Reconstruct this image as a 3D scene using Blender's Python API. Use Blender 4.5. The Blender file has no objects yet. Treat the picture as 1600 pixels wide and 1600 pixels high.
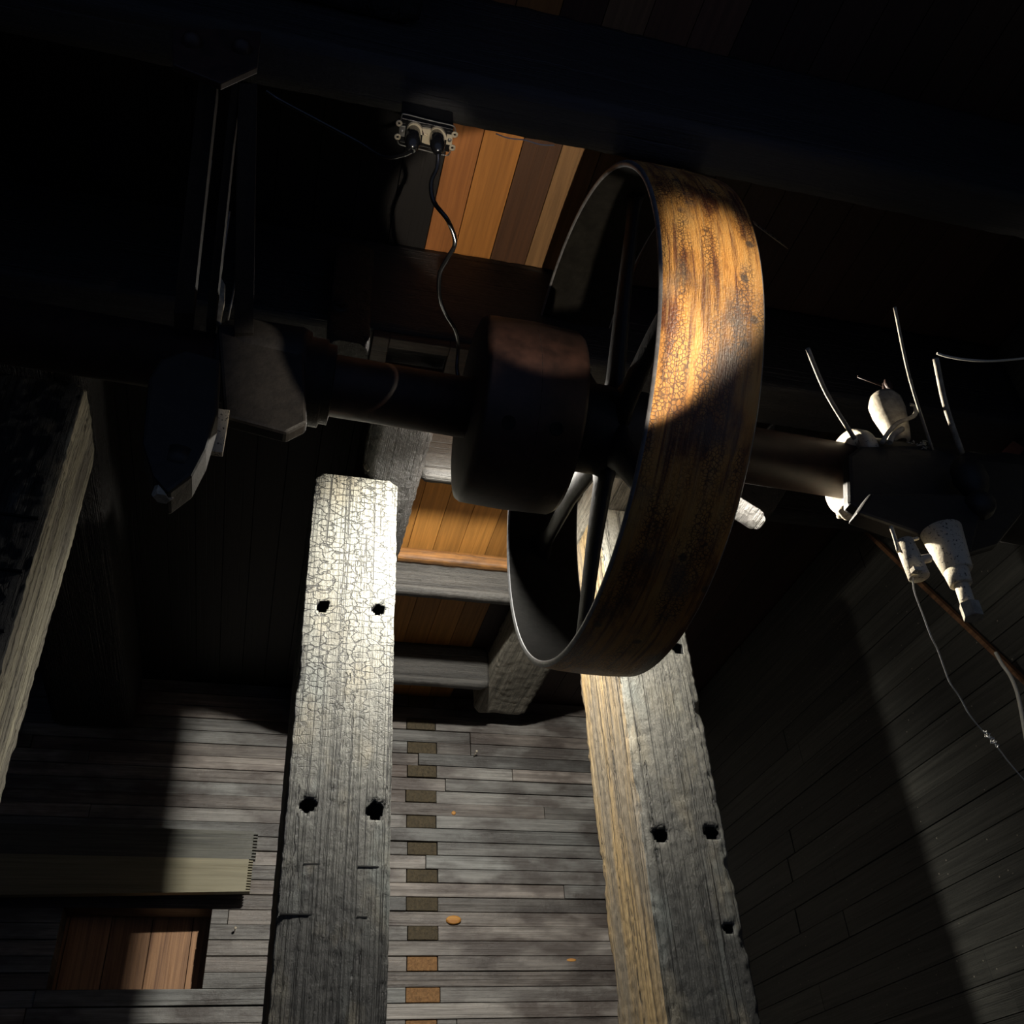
import bpy, bmesh, math, random
from mathutils import Vector, Matrix, noise
random.seed(7)
C = bpy.context.scene.collection
S = bpy.context.scene
PI = math.pi

# ------------------------------------------------------------------ camera
# world: x right along the line shaft, y away into the pit, z up; the camera is at the origin, floor 1.5 m below
F = 1500.0
def nrm(v): return v.normalized()
_Z = nrm(Vector((-140, -1950, 1494)))
_X = Vector((6300, 690, 1494)); _X = nrm(_X - _X.dot(_Z) * _Z)
_Y = _Z.cross(_X)
def ray(px, py):
    c = Vector((px - 800, py - 800, F))
    return Vector((c.dot(_X), c.dot(_Y), c.dot(_Z)))
def P(px, py, x=None, y=None, z=None):
    r = ray(px, py)
    t = x / r.x if x is not None else (y / r.y if y is not None else z / r.z)
    return r * t
cam = bpy.data.cameras.new('camera'); co = bpy.data.objects.new('camera', cam); C.objects.link(co)
right = Vector((_X[0], _Y[0], _Z[0])); down = Vector((_X[1], _Y[1], _Z[1])); fwd = Vector((_X[2], _Y[2], _Z[2]))
M = Matrix((right, -down, -fwd)).transposed()
co.matrix_world = M.to_4x4()
cam.sensor_width = 36; cam.lens = F / 1600 * 36; cam.clip_start = 0.02
S.camera = co

# ------------------------------------------------------------------ world, light, exposure
w = bpy.data.worlds.new('world'); S.world = w; w.use_nodes = True
w.node_tree.nodes['Background'].inputs[0].default_value = (0.50, 0.72, 1.3, 1)
w.node_tree.nodes['Background'].inputs[1].default_value = 0.085
LAMP = Vector((0.528, 1.850, 1.697)); LAMP_W = 10.0
def spot(name, loc, target, power, angle, blend, radius, col):
    l = bpy.data.lights.new(name, 'SPOT'); l.energy = power; l.spot_size = math.radians(angle)
    l.spot_blend = blend; l.shadow_soft_size = radius; l.color = col
    o = bpy.data.objects.new(name, l); C.objects.link(o); o.location = loc
    o.rotation_euler = (Vector(target) - Vector(loc)).to_track_quat('-Z', 'Y').to_euler()
    return o
spot('work_lamp_beam', LAMP + Vector((0, 0.0, -0.02)), (0.42, 3.3, 0.75), 158, 150, 0.9, 0.022, (1.0, 0.965, 0.88))
ss = spot('side_spot', (1.80, 0.0, 0.95), (0.632, 0.845, 1.16), 270, 6.4, 0.9, 0.015, (1.0, 0.88, 0.70)); ss.scale = (1, 3.1, 1)  # extra unseen spot, its cone narrowed to the wheel rim
spot('side_glow', (1.80, 0.0, 0.95), (0.75, 0.95, 1.20), 1.3, 50, 0.9, 0.05, (1.0, 0.85, 0.70))  # added weak fill for the lower rim and the drum, no fixture
cs = spot('ceiling_spot', (0.40, 0.55, 0.20), (0.50, 1.335, 2.0), 95, 10.5, 0.25, 0.008, (1.0, 0.86, 0.68)); cs.scale = (2.0, 1.3, 1)  # added unseen spot from below, aimed to brighten the orange boards
spot('outlet_spot', (0.10, 0.35, 0.20), (0.193, 0.965, 1.60), 40, 7.0, 0.9, 0.01, (1.0, 0.90, 0.75))  # added unseen spot that only brightens the outlet
spot('hanger_fill_spot', (0.80, 1.93, 1.58), (1.32, 1.28, 1.16), 190, 66, 0.5, 0.02, (1.0, 0.92, 0.78))  # added spot without a fixture, brightens the right hanger
spot('blue_haze_spot', (0.9, -0.7, -0.4), (0.55, 0.72, 1.75), 9, 34, 1.0, 0.2, (0.35, 0.45, 1.0))  # added weak blue spot imitating haze on the nearest joist
S.view_settings.view_transform = 'Standard'; S.view_settings.look = 'None'
S.view_settings.exposure = 0.0; S.view_settings.gamma = 1.0; S.view_settings.use_curve_mapping = False

# ------------------------------------------------------------------ node materials
class NT:
    def __init__(s, name):
        s.m = bpy.data.materials.new(name); s.m.use_nodes = True
        s.n = s.m.node_tree.nodes; s.l = s.m.node_tree.links
        s.b = s.n['Principled BSDF']; s.tc = s.n.new('ShaderNodeTexCoord')
    def link(s, a, b): s.l.new(a, b)
    def mapping(s, scale, src='Object', rot=(0, 0, 0)):
        mp = s.n.new('ShaderNodeMapping'); mp.inputs['Scale'].default_value = scale
        mp.inputs['Rotation'].default_value = rot
        s.link(s.tc.outputs[src], mp.inputs[0]); return mp.outputs[0]
    def noise(s, vec, scale, detail=4, rough=0.55, dist=0.0):
        t = s.n.new('ShaderNodeTexNoise'); t.inputs['Scale'].default_value = scale
        t.inputs['Detail'].default_value = detail; t.inputs['Roughness'].default_value = rough
        t.inputs['Distortion'].default_value = dist
        s.link(vec, t.inputs['Vector']); return t.outputs['Fac']
    def voro(s, vec, scale, feature='F1', rnd=1.0):
        t = s.n.new('ShaderNodeTexVoronoi'); t.feature = feature; t.inputs['Scale'].default_value = scale
        t.inputs['Randomness'].default_value = rnd
        s.link(vec, t.inputs['Vector']); return t.outputs['Distance']
    def ramp(s, fac, stops, interp='LINEAR'):
        r = s.n.new('ShaderNodeValToRGB'); e = r.color_ramp.elements; r.color_ramp.interpolation = interp
        while len(e) > 1: e.remove(e[0])
        for i, (p, c) in enumerate(stops):
            if i == 0: e[0].position = p; k = e[0]
            else: k = e.new(p)
            c = c if isinstance(c, tuple) else (c, c, c)
            k.color = (*c[:3], 1)
        s.link(fac, r.inputs[0]); return r.outputs[0]
    def mix(s, fac, a, b, mode='MIX'):
        m = s.n.new('ShaderNodeMix'); m.data_type = 'RGBA'; m.blend_type = mode
        for v, i in ((fac, 0), (a, 6), (b, 7)):
            if hasattr(v, 'is_output'): s.link(v, m.inputs[i])
            elif i == 0: m.inputs[0].default_value = v
            else: m.inputs[i].default_value = (*v, 1)
        return m.outputs[2]
    def math(s, op, a, b=None, clamp=False):
        m = s.n.new('ShaderNodeMath'); m.operation = op; m.use_clamp = clamp
        for v, i in ((a, 0), (b, 1)):
            if v is None: continue
            if hasattr(v, 'is_output'): s.link(v, m.inputs[i])
            else: m.inputs[i].default_value = v
        return m.outputs[0]
    def bump(s, h, dist, strength=1.0, prev=None):
        b = s.n.new('ShaderNodeBump'); b.inputs['Distance'].default_value = dist
        b.inputs['Strength'].default_value = strength
        s.link(h, b.inputs['Height'])
        if prev is not None: s.link(prev, b.inputs['Normal'])
        return b.outputs[0]
    def attr(s, name):
        a = s.n.new('ShaderNodeAttribute'); a.attribute_name = name; return a.outputs['Color']
    def zsep(s, axis='Z', src='Object'):
        x = s.n.new('ShaderNodeSeparateXYZ'); s.link(s.tc.outputs[src], x.inputs[0]); return x.outputs[axis]
    def done(s, col, rough, normal=None, spec=0.5, metal=0.0):
        for v, k in ((col, 'Base Color'), (rough, 'Roughness'), (metal, 'Metallic')):
            if hasattr(v, 'is_output'): s.link(v, s.b.inputs[k])
            else: s.b.inputs[k].default_value = (*v, 1) if k == 'Base Color' else v
        s.b.inputs['Specular IOR Level'].default_value = spec
        if normal is not None: s.link(normal, s.b.inputs['Normal'])
        return s.m

def stretch(axis, along, across):
    v = [across] * 3; v['xyz'.index(axis)] = along; return tuple(v)

def wood(name, axis, dark, light, rough=0.6, bump=0.002, blotch=None, tone=False, gs=1.0, spec=0.5, pits=0.0, specks=0.0):
    t = NT(name)
    g = t.noise(t.mapping(stretch(axis, 1.2 * gs, 40 * gs)), 2.0, 8, 0.65, 0.6)
    col = t.ramp(g, [(0.3, dark), (0.68, light)])
    if blotch:
        b = t.noise(t.mapping(stretch(axis, 1, 2.5)), 3.0, 4, 0.6)
        col = t.mix(t.ramp(b, [(0.45, 0.0), (0.62, 1.0)]), col, blotch)
    if tone: col = t.mix(1.0, col, t.attr('tone'), 'MULTIPLY')
    if pits:
        v = t.voro(t.mapping((1, 1, 1)), 90)
        col = t.mix(t.ramp(v, [(0.05, pits), (0.2, 0.0)]), col, (0.004, 0.003, 0.003))
    if specks:
        v = t.voro(t.mapping((1, 1, 1)), 26)
        col = t.mix(t.ramp(v, [(0.035, specks), (0.07, 0.0)]), col, (0.4, 0.36, 0.28))
    fine = t.noise(t.mapping(stretch(axis, 3, 120)), 2.0, 5, 0.7)
    lines = t.ramp(t.noise(t.mapping(stretch(axis, 0.6, 55)), 1.5, 3, 0.5), [(0.36, 0.0), (0.42, 1.0)])
    h = t.math('ADD', fine, t.math('MULTIPLY', lines, 0.6))
    n = t.bump(h, bump)
    n = t.bump(t.noise(t.mapping((1, 1, 1)), 60, 5, 0.6), bump * 0.8, 1.0, n)
    return t.done(col, rough, n, spec)

def charred(name, top, bottom, alligator, tan=None, side_sign=-1.0):
    """fire-charred pale post: long drying cracks, alligator cells towards the head"""
    t = NT(name)
    z = t.zsep('Z', 'Object')
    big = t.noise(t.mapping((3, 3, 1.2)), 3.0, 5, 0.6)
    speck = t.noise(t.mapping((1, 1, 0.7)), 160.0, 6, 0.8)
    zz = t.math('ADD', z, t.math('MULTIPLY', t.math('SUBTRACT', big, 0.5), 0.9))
    k = t.ramp(t.math('MULTIPLY', t.math('SUBTRACT', zz, 0.55 + 1.5), 1.5), [(0.0, bottom), (1.0, top)])  # colour darkens towards the foot, imitating the lamp's falloff
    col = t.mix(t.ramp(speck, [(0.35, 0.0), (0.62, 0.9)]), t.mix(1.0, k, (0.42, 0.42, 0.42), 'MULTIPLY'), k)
    col = t.mix(t.ramp(t.noise(t.mapping((1, 1, 0.5)), 11, 5), [(0.52, 0.0), (0.66, 0.4)]), col, (0.34, 0.29, 0.19))
    col = t.mix(t.ramp(t.noise(t.mapping((1, 1, 0.35)), 7.3, 5), [(0.55, 0.0), (0.66, 0.45)]), col, (0.24, 0.27, 0.25))
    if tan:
        # right post: sawn, unburnt left face; left post: right face paled as if lit
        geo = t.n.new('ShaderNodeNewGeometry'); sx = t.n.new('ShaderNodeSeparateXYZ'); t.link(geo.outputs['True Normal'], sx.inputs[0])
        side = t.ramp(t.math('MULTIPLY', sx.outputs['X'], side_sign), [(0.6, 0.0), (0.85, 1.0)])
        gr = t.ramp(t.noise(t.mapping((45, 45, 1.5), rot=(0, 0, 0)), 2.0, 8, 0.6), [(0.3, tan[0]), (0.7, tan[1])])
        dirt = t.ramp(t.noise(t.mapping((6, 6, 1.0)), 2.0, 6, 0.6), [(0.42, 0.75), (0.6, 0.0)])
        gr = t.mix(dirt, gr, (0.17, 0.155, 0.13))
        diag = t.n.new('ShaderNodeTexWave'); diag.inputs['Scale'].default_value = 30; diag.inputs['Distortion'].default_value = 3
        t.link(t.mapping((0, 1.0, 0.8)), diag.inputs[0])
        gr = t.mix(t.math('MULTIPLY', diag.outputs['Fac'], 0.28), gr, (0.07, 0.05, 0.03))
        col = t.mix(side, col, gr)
    # long cracks
    lx = t.noise(t.mapping((55, 55, 0.6)), 1.0, 2, 0.4, 0.3)
    line = t.ramp(t.math('ABSOLUTE', t.math('SUBTRACT', lx, 0.5)), [(0.0, 0.0), (0.018, 1.0)])
    lx2 = t.noise(t.mapping((110, 110, 1.0)), 1.0, 3, 0.5, 0.2)
    line2 = t.ramp(t.math('ABSOLUTE', t.math('SUBTRACT', lx2, 0.5)), [(0.0, 0.55), (0.03, 1.0)])
    # alligator cells: distorted voronoi edges, deeper towards the head
    mp = t.mapping((30, 30, 56)); dn = t.n.new('ShaderNodeTexNoise'); dn.inputs['Scale'].default_value = 1.3; dn.inputs['Detail'].default_value = 3
    t.link(mp, dn.inputs['Vector'])
    va = t.n.new('ShaderNodeVectorMath'); va.operation = 'MULTIPLY_ADD'
    t.link(dn.outputs['Color'], va.inputs[0]); va.inputs[1].default_value = (0.9, 0.9, 0.9); t.link(mp, va.inputs[2])
    ed = t.voro(va.outputs[0], 1.0, 'DISTANCE_TO_EDGE', 0.75)
    cell = t.ramp(ed, [(0.0, 0.0), (0.03, 0.15), (0.07, 1.0)])
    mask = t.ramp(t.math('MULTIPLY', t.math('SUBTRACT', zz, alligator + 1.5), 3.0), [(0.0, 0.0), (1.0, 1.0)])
    cellm = t.mix(mask, (1, 1, 1), cell)
    cr = t.math('MULTIPLY', t.math('MULTIPLY', line, line2), cellm)
    col = t.mix(t.math('MULTIPLY', t.math('SUBTRACT', 1.0, cr), 0.93), col, (0.006, 0.006, 0.006))  # deep shade inside the cracks is put into the colour
    n = t.bump(cr, 0.004)
    n = t.bump(speck, 0.004, 1.0, n)
    return t.done(col, 0.55, n, 0.5)

def rust_rim():
    t = NT('rusted_rim')
    uv = 'UV'
    big = t.noise(t.mapping((1.6, 3.5, 1), uv), 4.0, 5, 0.6)
    col = t.ramp(big, [(0.25, (0.030, 0.012, 0.007)), (0.39, (0.13, 0.045, 0.015)), (0.50, (0.46, 0.21, 0.045)), (0.72, (0.50, 0.28, 0.08))])
    st = t.noise(t.mapping((1.5, 30, 1), uv), 3.0, 5, 0.6, 0.3)
    col = t.mix(t.ramp(st, [(0.38, 0.85), (0.50, 0.0)]), col, (0.09, 0.026, 0.012))
    st2 = t.noise(t.mapping((2.0, 60, 1), uv), 3.0, 5, 0.6, 0.3)
    col = t.mix(t.ramp(st2, [(0.52, 0.0), (0.66, 0.55)]), col, (0.40, 0.24, 0.09))
    ring = t.voro(t.mapping((1, 1, 1), uv), 150, 'DISTANCE_TO_EDGE')
    dots = t.ramp(ring, [(0.05, 1.0), (0.12, 0.0)])
    where = t.ramp(t.noise(t.mapping((1.2, 5, 1), uv), 4.0, 3), [(0.44, 0.0), (0.56, 0.8)])
    col = t.mix(t.math('MULTIPLY', dots, where), col, (0.035, 0.015, 0.010))
    grey = t.ramp(t.noise(t.mapping((2.2, 3, 1), uv), 4.0, 4), [(0.55, 0.0), (0.7, 0.7)])
    col = t.mix(grey, col, (0.12, 0.09, 0.065))
    blot = t.ramp(t.voro(t.mapping((1, 1, 1), uv), 17), [(0.10, 0.8), (0.16, 0.0)])
    col = t.mix(blot, col, (0.05, 0.035, 0.025))
    n = t.bump(t.noise(t.mapping((8, 60, 1), uv), 8.0, 4), 0.0012)
    n = t.bump(ring, 0.0012, 0.6, n)
    return t.done(col, t.ramp(big, [(0.3, 0.38), (0.7, 0.6)]), n, 0.5)

def plain(name, col, rough=0.5, metal=0.0, var=0.4, bump=0.0006, scale=60, spec=0.5, dust=None):
    t = NT(name)
    n1 = t.noise(t.mapping((1, 1, 1)), scale, 6, 0.65)
    dark = tuple(c * (1 - var) for c in col)
    c = t.ramp(n1, [(0.35, dark), (0.65, col)])
    if dust:
        v = t.noise(t.mapping((1, 1, 1)), scale * 1.6, 4, 0.7)
        c = t.mix(t.ramp(v, [(0.36, 1.0), (0.42, 0.0)]), dust, tuple(x * 0.08 for x in dust))
    return t.done(c, rough, t.bump(n1, bump), spec, metal)

def emit(name, col, strength):
    t = NT(name); t.b.inputs['Emission Color'].default_value = (*col, 1); t.b.inputs['Emission Strength'].default_value = strength
    return t.done((0.8, 0.8, 0.8), 0.5)

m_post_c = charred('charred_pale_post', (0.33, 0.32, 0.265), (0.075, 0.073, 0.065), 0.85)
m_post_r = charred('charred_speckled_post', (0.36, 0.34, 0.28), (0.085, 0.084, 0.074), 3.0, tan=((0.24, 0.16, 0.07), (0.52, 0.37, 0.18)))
m_post_l = charred('charred_dark_post', (0.05, 0.048, 0.042), (0.05, 0.048, 0.042), 3.0, tan=((0.30, 0.27, 0.19), (0.60, 0.55, 0.40)), side_sign=1.0)  # right face coloured paler to carry the lamp light
m_lath = wood('stacked_plank_wood', 'x', (0.070, 0.066, 0.060), (0.27, 0.26, 0.24), 0.45, 0.0018, blotch=(0.060, 0.050, 0.044), tone=True, spec=0.6, gs=1.0)
m_end = wood('end_grain_wood', 'y', (0.035, 0.028, 0.016), (0.10, 0.075, 0.04), 0.8, 0.002, gs=1.2)
m_end_o = wood('fresh_end_grain_wood', 'y', (0.14, 0.07, 0.025), (0.34, 0.18, 0.07), 0.8, 0.002, gs=1.2)
m_wall_r = wood('black_plank_wood', 'y', (0.021, 0.021, 0.018), (0.07, 0.069, 0.058), 0.6, 0.0016, tone=True, pits=0.5, specks=0.8)
m_ceil = wood('ceiling_plank_wood', 'y', (0.55, 0.55, 0.55), (1.0, 1.0, 1.0), 0.6, 0.0006, tone=True)
m_joist = wood('charred_joist_wood', 'x', (0.018, 0.017, 0.016), (0.075, 0.07, 0.062), 0.55, 0.003)
m_brown = wood('dark_brown_wood', 'x', (0.020, 0.010, 0.006), (0.07, 0.035, 0.02), 0.6, 0.002)
m_joist_o = wood('scorched_orange_wood', 'x', (0.06, 0.025, 0.008), (0.35, 0.16, 0.04), 0.6, 0.001, blotch=(0.06, 0.03, 0.015))
m_beam_k = wood('black_beam_wood', 'x', (0.008, 0.008, 0.009), (0.026, 0.024, 0.024), 0.55, 0.003)
m_beam = wood('charred_beam_wood', 'y', (0.009, 0.008, 0.008), (0.026, 0.024, 0.021), 0.42, 0.008)
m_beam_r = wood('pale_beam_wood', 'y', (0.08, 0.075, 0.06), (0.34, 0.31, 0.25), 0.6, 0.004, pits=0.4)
m_iron = plain('black_iron', (0.018, 0.015, 0.013), 0.6, 0.0, 0.5, 0.0015, 40)
m_shaft = plain('brown_rusty_iron', (0.042, 0.019, 0.013), 0.55, 0.0, 0.6, 0.0008, 30)
m_rim_in = plain('sooty_iron', (0.012, 0.011, 0.009), 0.95, 0.0, 0.5, 0.0012, 40, spec=0.1)
m_dust = plain('dusty_iron', (0.62, 0.54, 0.40), 0.8, 0.0, 0.35, 0.002, 120, dust=(0.66, 0.58, 0.44))
m_dust2 = plain('pale_dusty_iron', (0.50, 0.44, 0.34), 0.75, 0.0, 0.45, 0.0015, 60)
m_rim = rust_rim()
m_edge = plain('worn_rim_edge', (0.22, 0.22, 0.23), 0.45, 0.3, 0.4, 0.0005, 60)
m_steel = plain('dull_steel', (0.30, 0.29, 0.27), 0.45, 0.6, 0.4, 0.0004, 60)
m_cream = plain('cream_plastic', (0.62, 0.53, 0.38), 0.45, 0, 0.1, 0.0002, 40)
m_rubber = plain('black_rubber', (0.012, 0.012, 0.013), 0.22, 0, 0.2, 0.0002, 40, spec=0.8)
m_wire = plain('bright_wire', (0.75, 0.75, 0.72), 0.35, 0.2, 0.1, 0.0001, 40)
m_white = plain('white_cable', (0.72, 0.70, 0.62), 0.4, 0, 0.08, 0.0001, 40)
m_batten = wood('brown_batten_wood', 'y', (0.10, 0.045, 0.018), (0.30, 0.14, 0.06), 0.6, 0.002)
m_khaki = wood('khaki_plate', 'x', (0.15, 0.13, 0.075), (0.26, 0.235, 0.15), 0.55, 0.0006)
m_khaki_d = wood('sooty_plate', 'x', (0.035, 0.035, 0.028), (0.12, 0.118, 0.095), 0.5, 0.0012)
m_floor = wood('floor_wood', 'x', (0.02, 0.016, 0.012), (0.06, 0.05, 0.04), 0.8, 0.002)
m_hole = plain('hole_shade', (0.004, 0.004, 0.004), 0.9)  # near black, painting the shade inside holes, slots and cuts
m_copper = plain('red_brown_wood', (0.24, 0.075, 0.04), 0.7, 0, 0.3, 0.001, 40)
m_bulb = emit('glowing_bulb', (1.0, 0.94, 0.84), 1.0)

# ------------------------------------------------------------------ mesh building
class MB:
    def __init__(s): s.v = []; s.f = []; s.mi = []; s.tone = {}; s.smooth = []; s.uv = {}
    def face(s, idx, mi=0, smooth=False, tone=None):
        s.f.append(idx); s.mi.append(mi); s.smooth.append(smooth)
        if tone is not None: s.tone[len(s.f) - 1] = tone
    def box(s, x0, x1, y0, y1, z0, z1, mi=0, tone=None, rot=None):
        b = len(s.v)
        pts = [Vector((x, y, z)) for x in (x0, x1) for y in (y0, y1) for z in (z0, z1)]
        if rot is not None:
            c = Vector(((x0 + x1) / 2, (y0 + y1) / 2, (z0 + z1) / 2)); pts = [c + rot @ (p - c) for p in pts]
        s.v += pts
        for q in ((0, 1, 3, 2), (4, 6, 7, 5), (0, 4, 5, 1), (2, 3, 7, 6), (0, 2, 6, 4), (1, 5, 7, 3)):
            s.face([b + i for i in q], mi, False, tone)
        return s
    def tube(s, pts, r, n=10, mi=0, cap=True, smooth=True, flat=1.0, up=None):
        pts = [Vector(p) for p in pts]; b = len(s.v); rr = r if isinstance(r, (list, tuple)) else [r] * len(pts)
        prev = None
        for i, p in enumerate(pts):
            d = (pts[min(i + 1, len(pts) - 1)] - pts[max(i - 1, 0)]).normalized()
            a = prev if prev is not None else (Vector(up) if up is not None else (Vector((0, 0, 1)) if abs(d.z) < 0.9 else Vector((1, 0, 0))))
            u = (a - a.dot(d) * d).normalized(); v = d.cross(u); prev = u
            for k in range(n):
                t = 2 * PI * (k + 0.5) / n
                s.v.append(p + u * math.cos(t) * rr[i] + v * math.sin(t) * rr[i] * flat)
        for i in range(len(pts) - 1):
            for k in range(n):
                a = b + i * n + k; c = b + i * n + (k + 1) % n
                s.face([a, c, c + n, a + n], mi, smooth)
        if cap:
            s.face([b + k for k in range(n)][::-1], mi); e = b + (len(pts) - 1) * n
            s.face([e + k for k in range(n)], mi)
        return s
    def lathe(s, base, axis, prof, n=32, mi=0, smooth=True, closed=False):
        """prof: list of (distance along axis, radius)"""
        d = Vector(axis).normalized(); base = Vector(base)
        a = Vector((0, 0, 1)) if abs(d.z) < 0.9 else Vector((1, 0, 0))
        u = (a - a.dot(d) * d).normalized(); v = d.cross(u); b = len(s.v)
        for t, r in prof:
            for k in range(n):
                q = 2 * PI * k / n
                s.v.append(base + d * t + (u * math.cos(q) + v * math.sin(q)) * r)
        m = len(prof)
        for i in range(m if closed else m - 1):
            j = (i + 1) % m
            for k in range(n):
                s.face([b + i * n + k, b + i * n + (k + 1) % n, b + j * n + (k + 1) % n, b + j * n + k], mi, smooth)
        return s
    def prism(s, outline, off, mi=0):
        """outline: list of points, extruded by the vector off"""
        b = len(s.v); n = len(outline); o = [Vector(p) for p in outline]; off = Vector(off)
        s.v += o + [p + off for p in o]
        s.face(list(range(b, b + n)), mi); s.face(list(range(b + n, b + 2 * n))[::-1], mi)
        for k in range(n): s.face([b + k, b + n + k, b + n + (k + 1) % n, b + (k + 1) % n], mi)
        return s
    def build(s, name, mats, parent=None, bevel=0.0, origin=None, fix=True):
        mats = mats if isinstance(mats, list) else [mats]
        lo = Vector([min(v[i] for v in s.v) for i in range(3)]); hi = Vector([max(v[i] for v in s.v) for i in range(3)])
        og = Vector(origin) if origin is not None else (Vector(((lo.x + hi.x) / 2, (lo.y + hi.y) / 2, lo.z)) if parent is None else wpos(parent))
        me = bpy.data.meshes.new(name)
        me.from_pydata([tuple(v - og) for v in s.v], [], s.f)
        for m in mats: me.materials.append(m)
        me.polygons.foreach_set('material_index', s.mi); me.polygons.foreach_set('use_smooth', s.smooth)
        if s.tone:
            ca = me.color_attributes.new('tone', 'FLOAT_COLOR', 'CORNER')
            for p in me.polygons:
                t = s.tone.get(p.index, (1, 1, 1))
                for li in p.loop_indices: ca.data[li].color = (*t, 1)
        if s.uv:
            ul = me.uv_layers.new(name='UVMap')
            for p in me.polygons:
                q = s.uv.get(p.index)
                if q:
                    for li, c in zip(p.loop_indices, q): ul.data[li].uv = c
        me.update()
        if fix:
            bm = bmesh.new(); bm.from_mesh(me); bmesh.ops.recalc_face_normals(bm, faces=bm.faces); bm.to_mesh(me); bm.free()
        o = bpy.data.objects.new(name, me); C.objects.link(o)
        if parent is not None:
            o.parent = parent; o.location = og - wpos(parent)
        else: o.location = og
        if bevel:
            md = o.modifiers.new('bevel', 'BEVEL'); md.width = bevel; md.segments = 2; md.limit_method = 'ANGLE'; md.angle_limit = math.radians(50)
        return o
def wpos(o):
    p = Vector((0, 0, 0))
    while o is not None: p = p + o.location; o = o.parent
    return p
def tag(o, label=None, cat=None, group=None, kind=None):
    if label: o['label'] = label
    if cat: o['category'] = cat
    if group: o['group'] = group
    if kind: o['kind'] = kind
    return o
def thing(name, loc, label, cat, group=None):
    o = bpy.data.objects.new(name, None); C.objects.link(o); o.location = loc; o.empty_display_size = 0.05
    return tag(o, label, cat, group)

def timber(name, mat, axis, a, b, c, step=0.012, amp=0.004, fine=None, holes=(), parent=None, seed=0, corner=0.006, chips=0.0, hole_mat=True):
    """squared, weathered timber. axis = long axis; a = (start, end) along it, b and c = ranges of the other two axes in xyz order.
    holes: (u, along, radius) bored into the low-y face."""
    ax = 'xyz'.index(axis); ob = [i for i in range(3) if i != ax]
    def pt(l, p, q):
        v = [0, 0, 0]; v[ax] = l; v[ob[0]] = p; v[ob[1]] = q; return Vector(v)
    ring = []
    def seg(p0, q0, p1, q1, n0):
        n = max(2, int(math.hypot(p1 - p0, q1 - q0) / step))
        for k in range(n):
            t = k / n; ring.append((p0 + (p1 - p0) * t, q0 + (q1 - q0) * t, n0, min(t, 1 - t) * math.hypot(p1 - p0, q1 - q0), k == 0))
    seg(b[0], c[0], b[1], c[0], (0, -1)); seg(b[1], c[0], b[1], c[1], (1, 0)); seg(b[1], c[1], b[0], c[1], (0, 1)); seg(b[0], c[1], b[0], c[0], (-1, 0))
    ls = []; l = a[0]
    while l < a[1] - 1e-6:
        ls.append(l); st = step
        if fine and not (fine[0] <= l <= fine[1]): st = max(step, 0.05)
        l += st
    ls.append(a[1])
    mb = MB(); n = len(ring); sd = Vector((seed * 7.3, seed * 3.1, seed * 1.7)); hv = set()
    cb, cc = (b[0] + b[1]) / 2, (c[0] + c[1]) / 2
    for li, l in enumerate(ls):
        for (p, q, nn, ed, isc) in ring:
            v = pt(l, p, q)
            sv = Vector(v); sv[ax] *= 0.35
            h = noise.noise(sv * 9 + sd) * amp * 1.2 + noise.noise(v * 45 + sd) * amp * 0.7
            h2 = noise.noise(v * 70 + sd * 2) * amp * 0.5
            near = max(0.0, 1 - ed / 0.022)
            cut = corner * near * (0.5 + 0.9 * abs(noise.noise(v * 28 + sd))) + near * max(0, noise.noise(v * 9 + sd * 3) - 0.15) * chips
            endt = min(l - a[0], a[1] - l)
            if endt < 0.02: cut += (1 - endt / 0.02) * 0.004 + (0.012 * near * (1 - endt / 0.02))
            dp, dq = (cb - p), (cc - q); L = math.hypot(dp, dq)
            p2 = p + nn[0] * (h + h2) + dp / L * cut; q2 = q + nn[1] * (h + h2) + dq / L * cut
            if nn == (0, -1):
                for (hu, hl, hr) in holes:
                    d = math.hypot(p - hu, l - hl)
                    if d < hr * (1 + 0.25 * noise.noise(v * 120)): q2 = q + 0.07; hv.add(len(mb.v))
                    elif d < hr * 1.7: q2 += 0.002
            mb.v.append(pt(l, p2, q2))
    m = len(ls)
    for i in range(m - 1):
        for k in range(n):
            idx = [i * n + k, i * n + (k + 1) % n, (i + 1) * n + (k + 1) % n, (i + 1) * n + k]
            hm = 1 if sum(x in hv for x in idx) >= 1 and holes else 0
            mb.face(idx, hm, True)
    mb.face(list(range(n))[::-1]); mb.face([(m - 1) * n + k for k in range(n)])
    return mb.build(name, [mat, m_hole], parent)

# ================================================================== THE SETTING
H = 2.0                      # underside of the ceiling planks above the camera
X0, X1, Y1, FL = -2.2, 1.95, 3.9, -1.5
mb = MB().box(X0 - 0.2, X1 + 0.2, -2.2, Y1 + 0.6, FL - 0.05, FL)
tag(mb.build('floor', m_floor), kind='structure')
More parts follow.
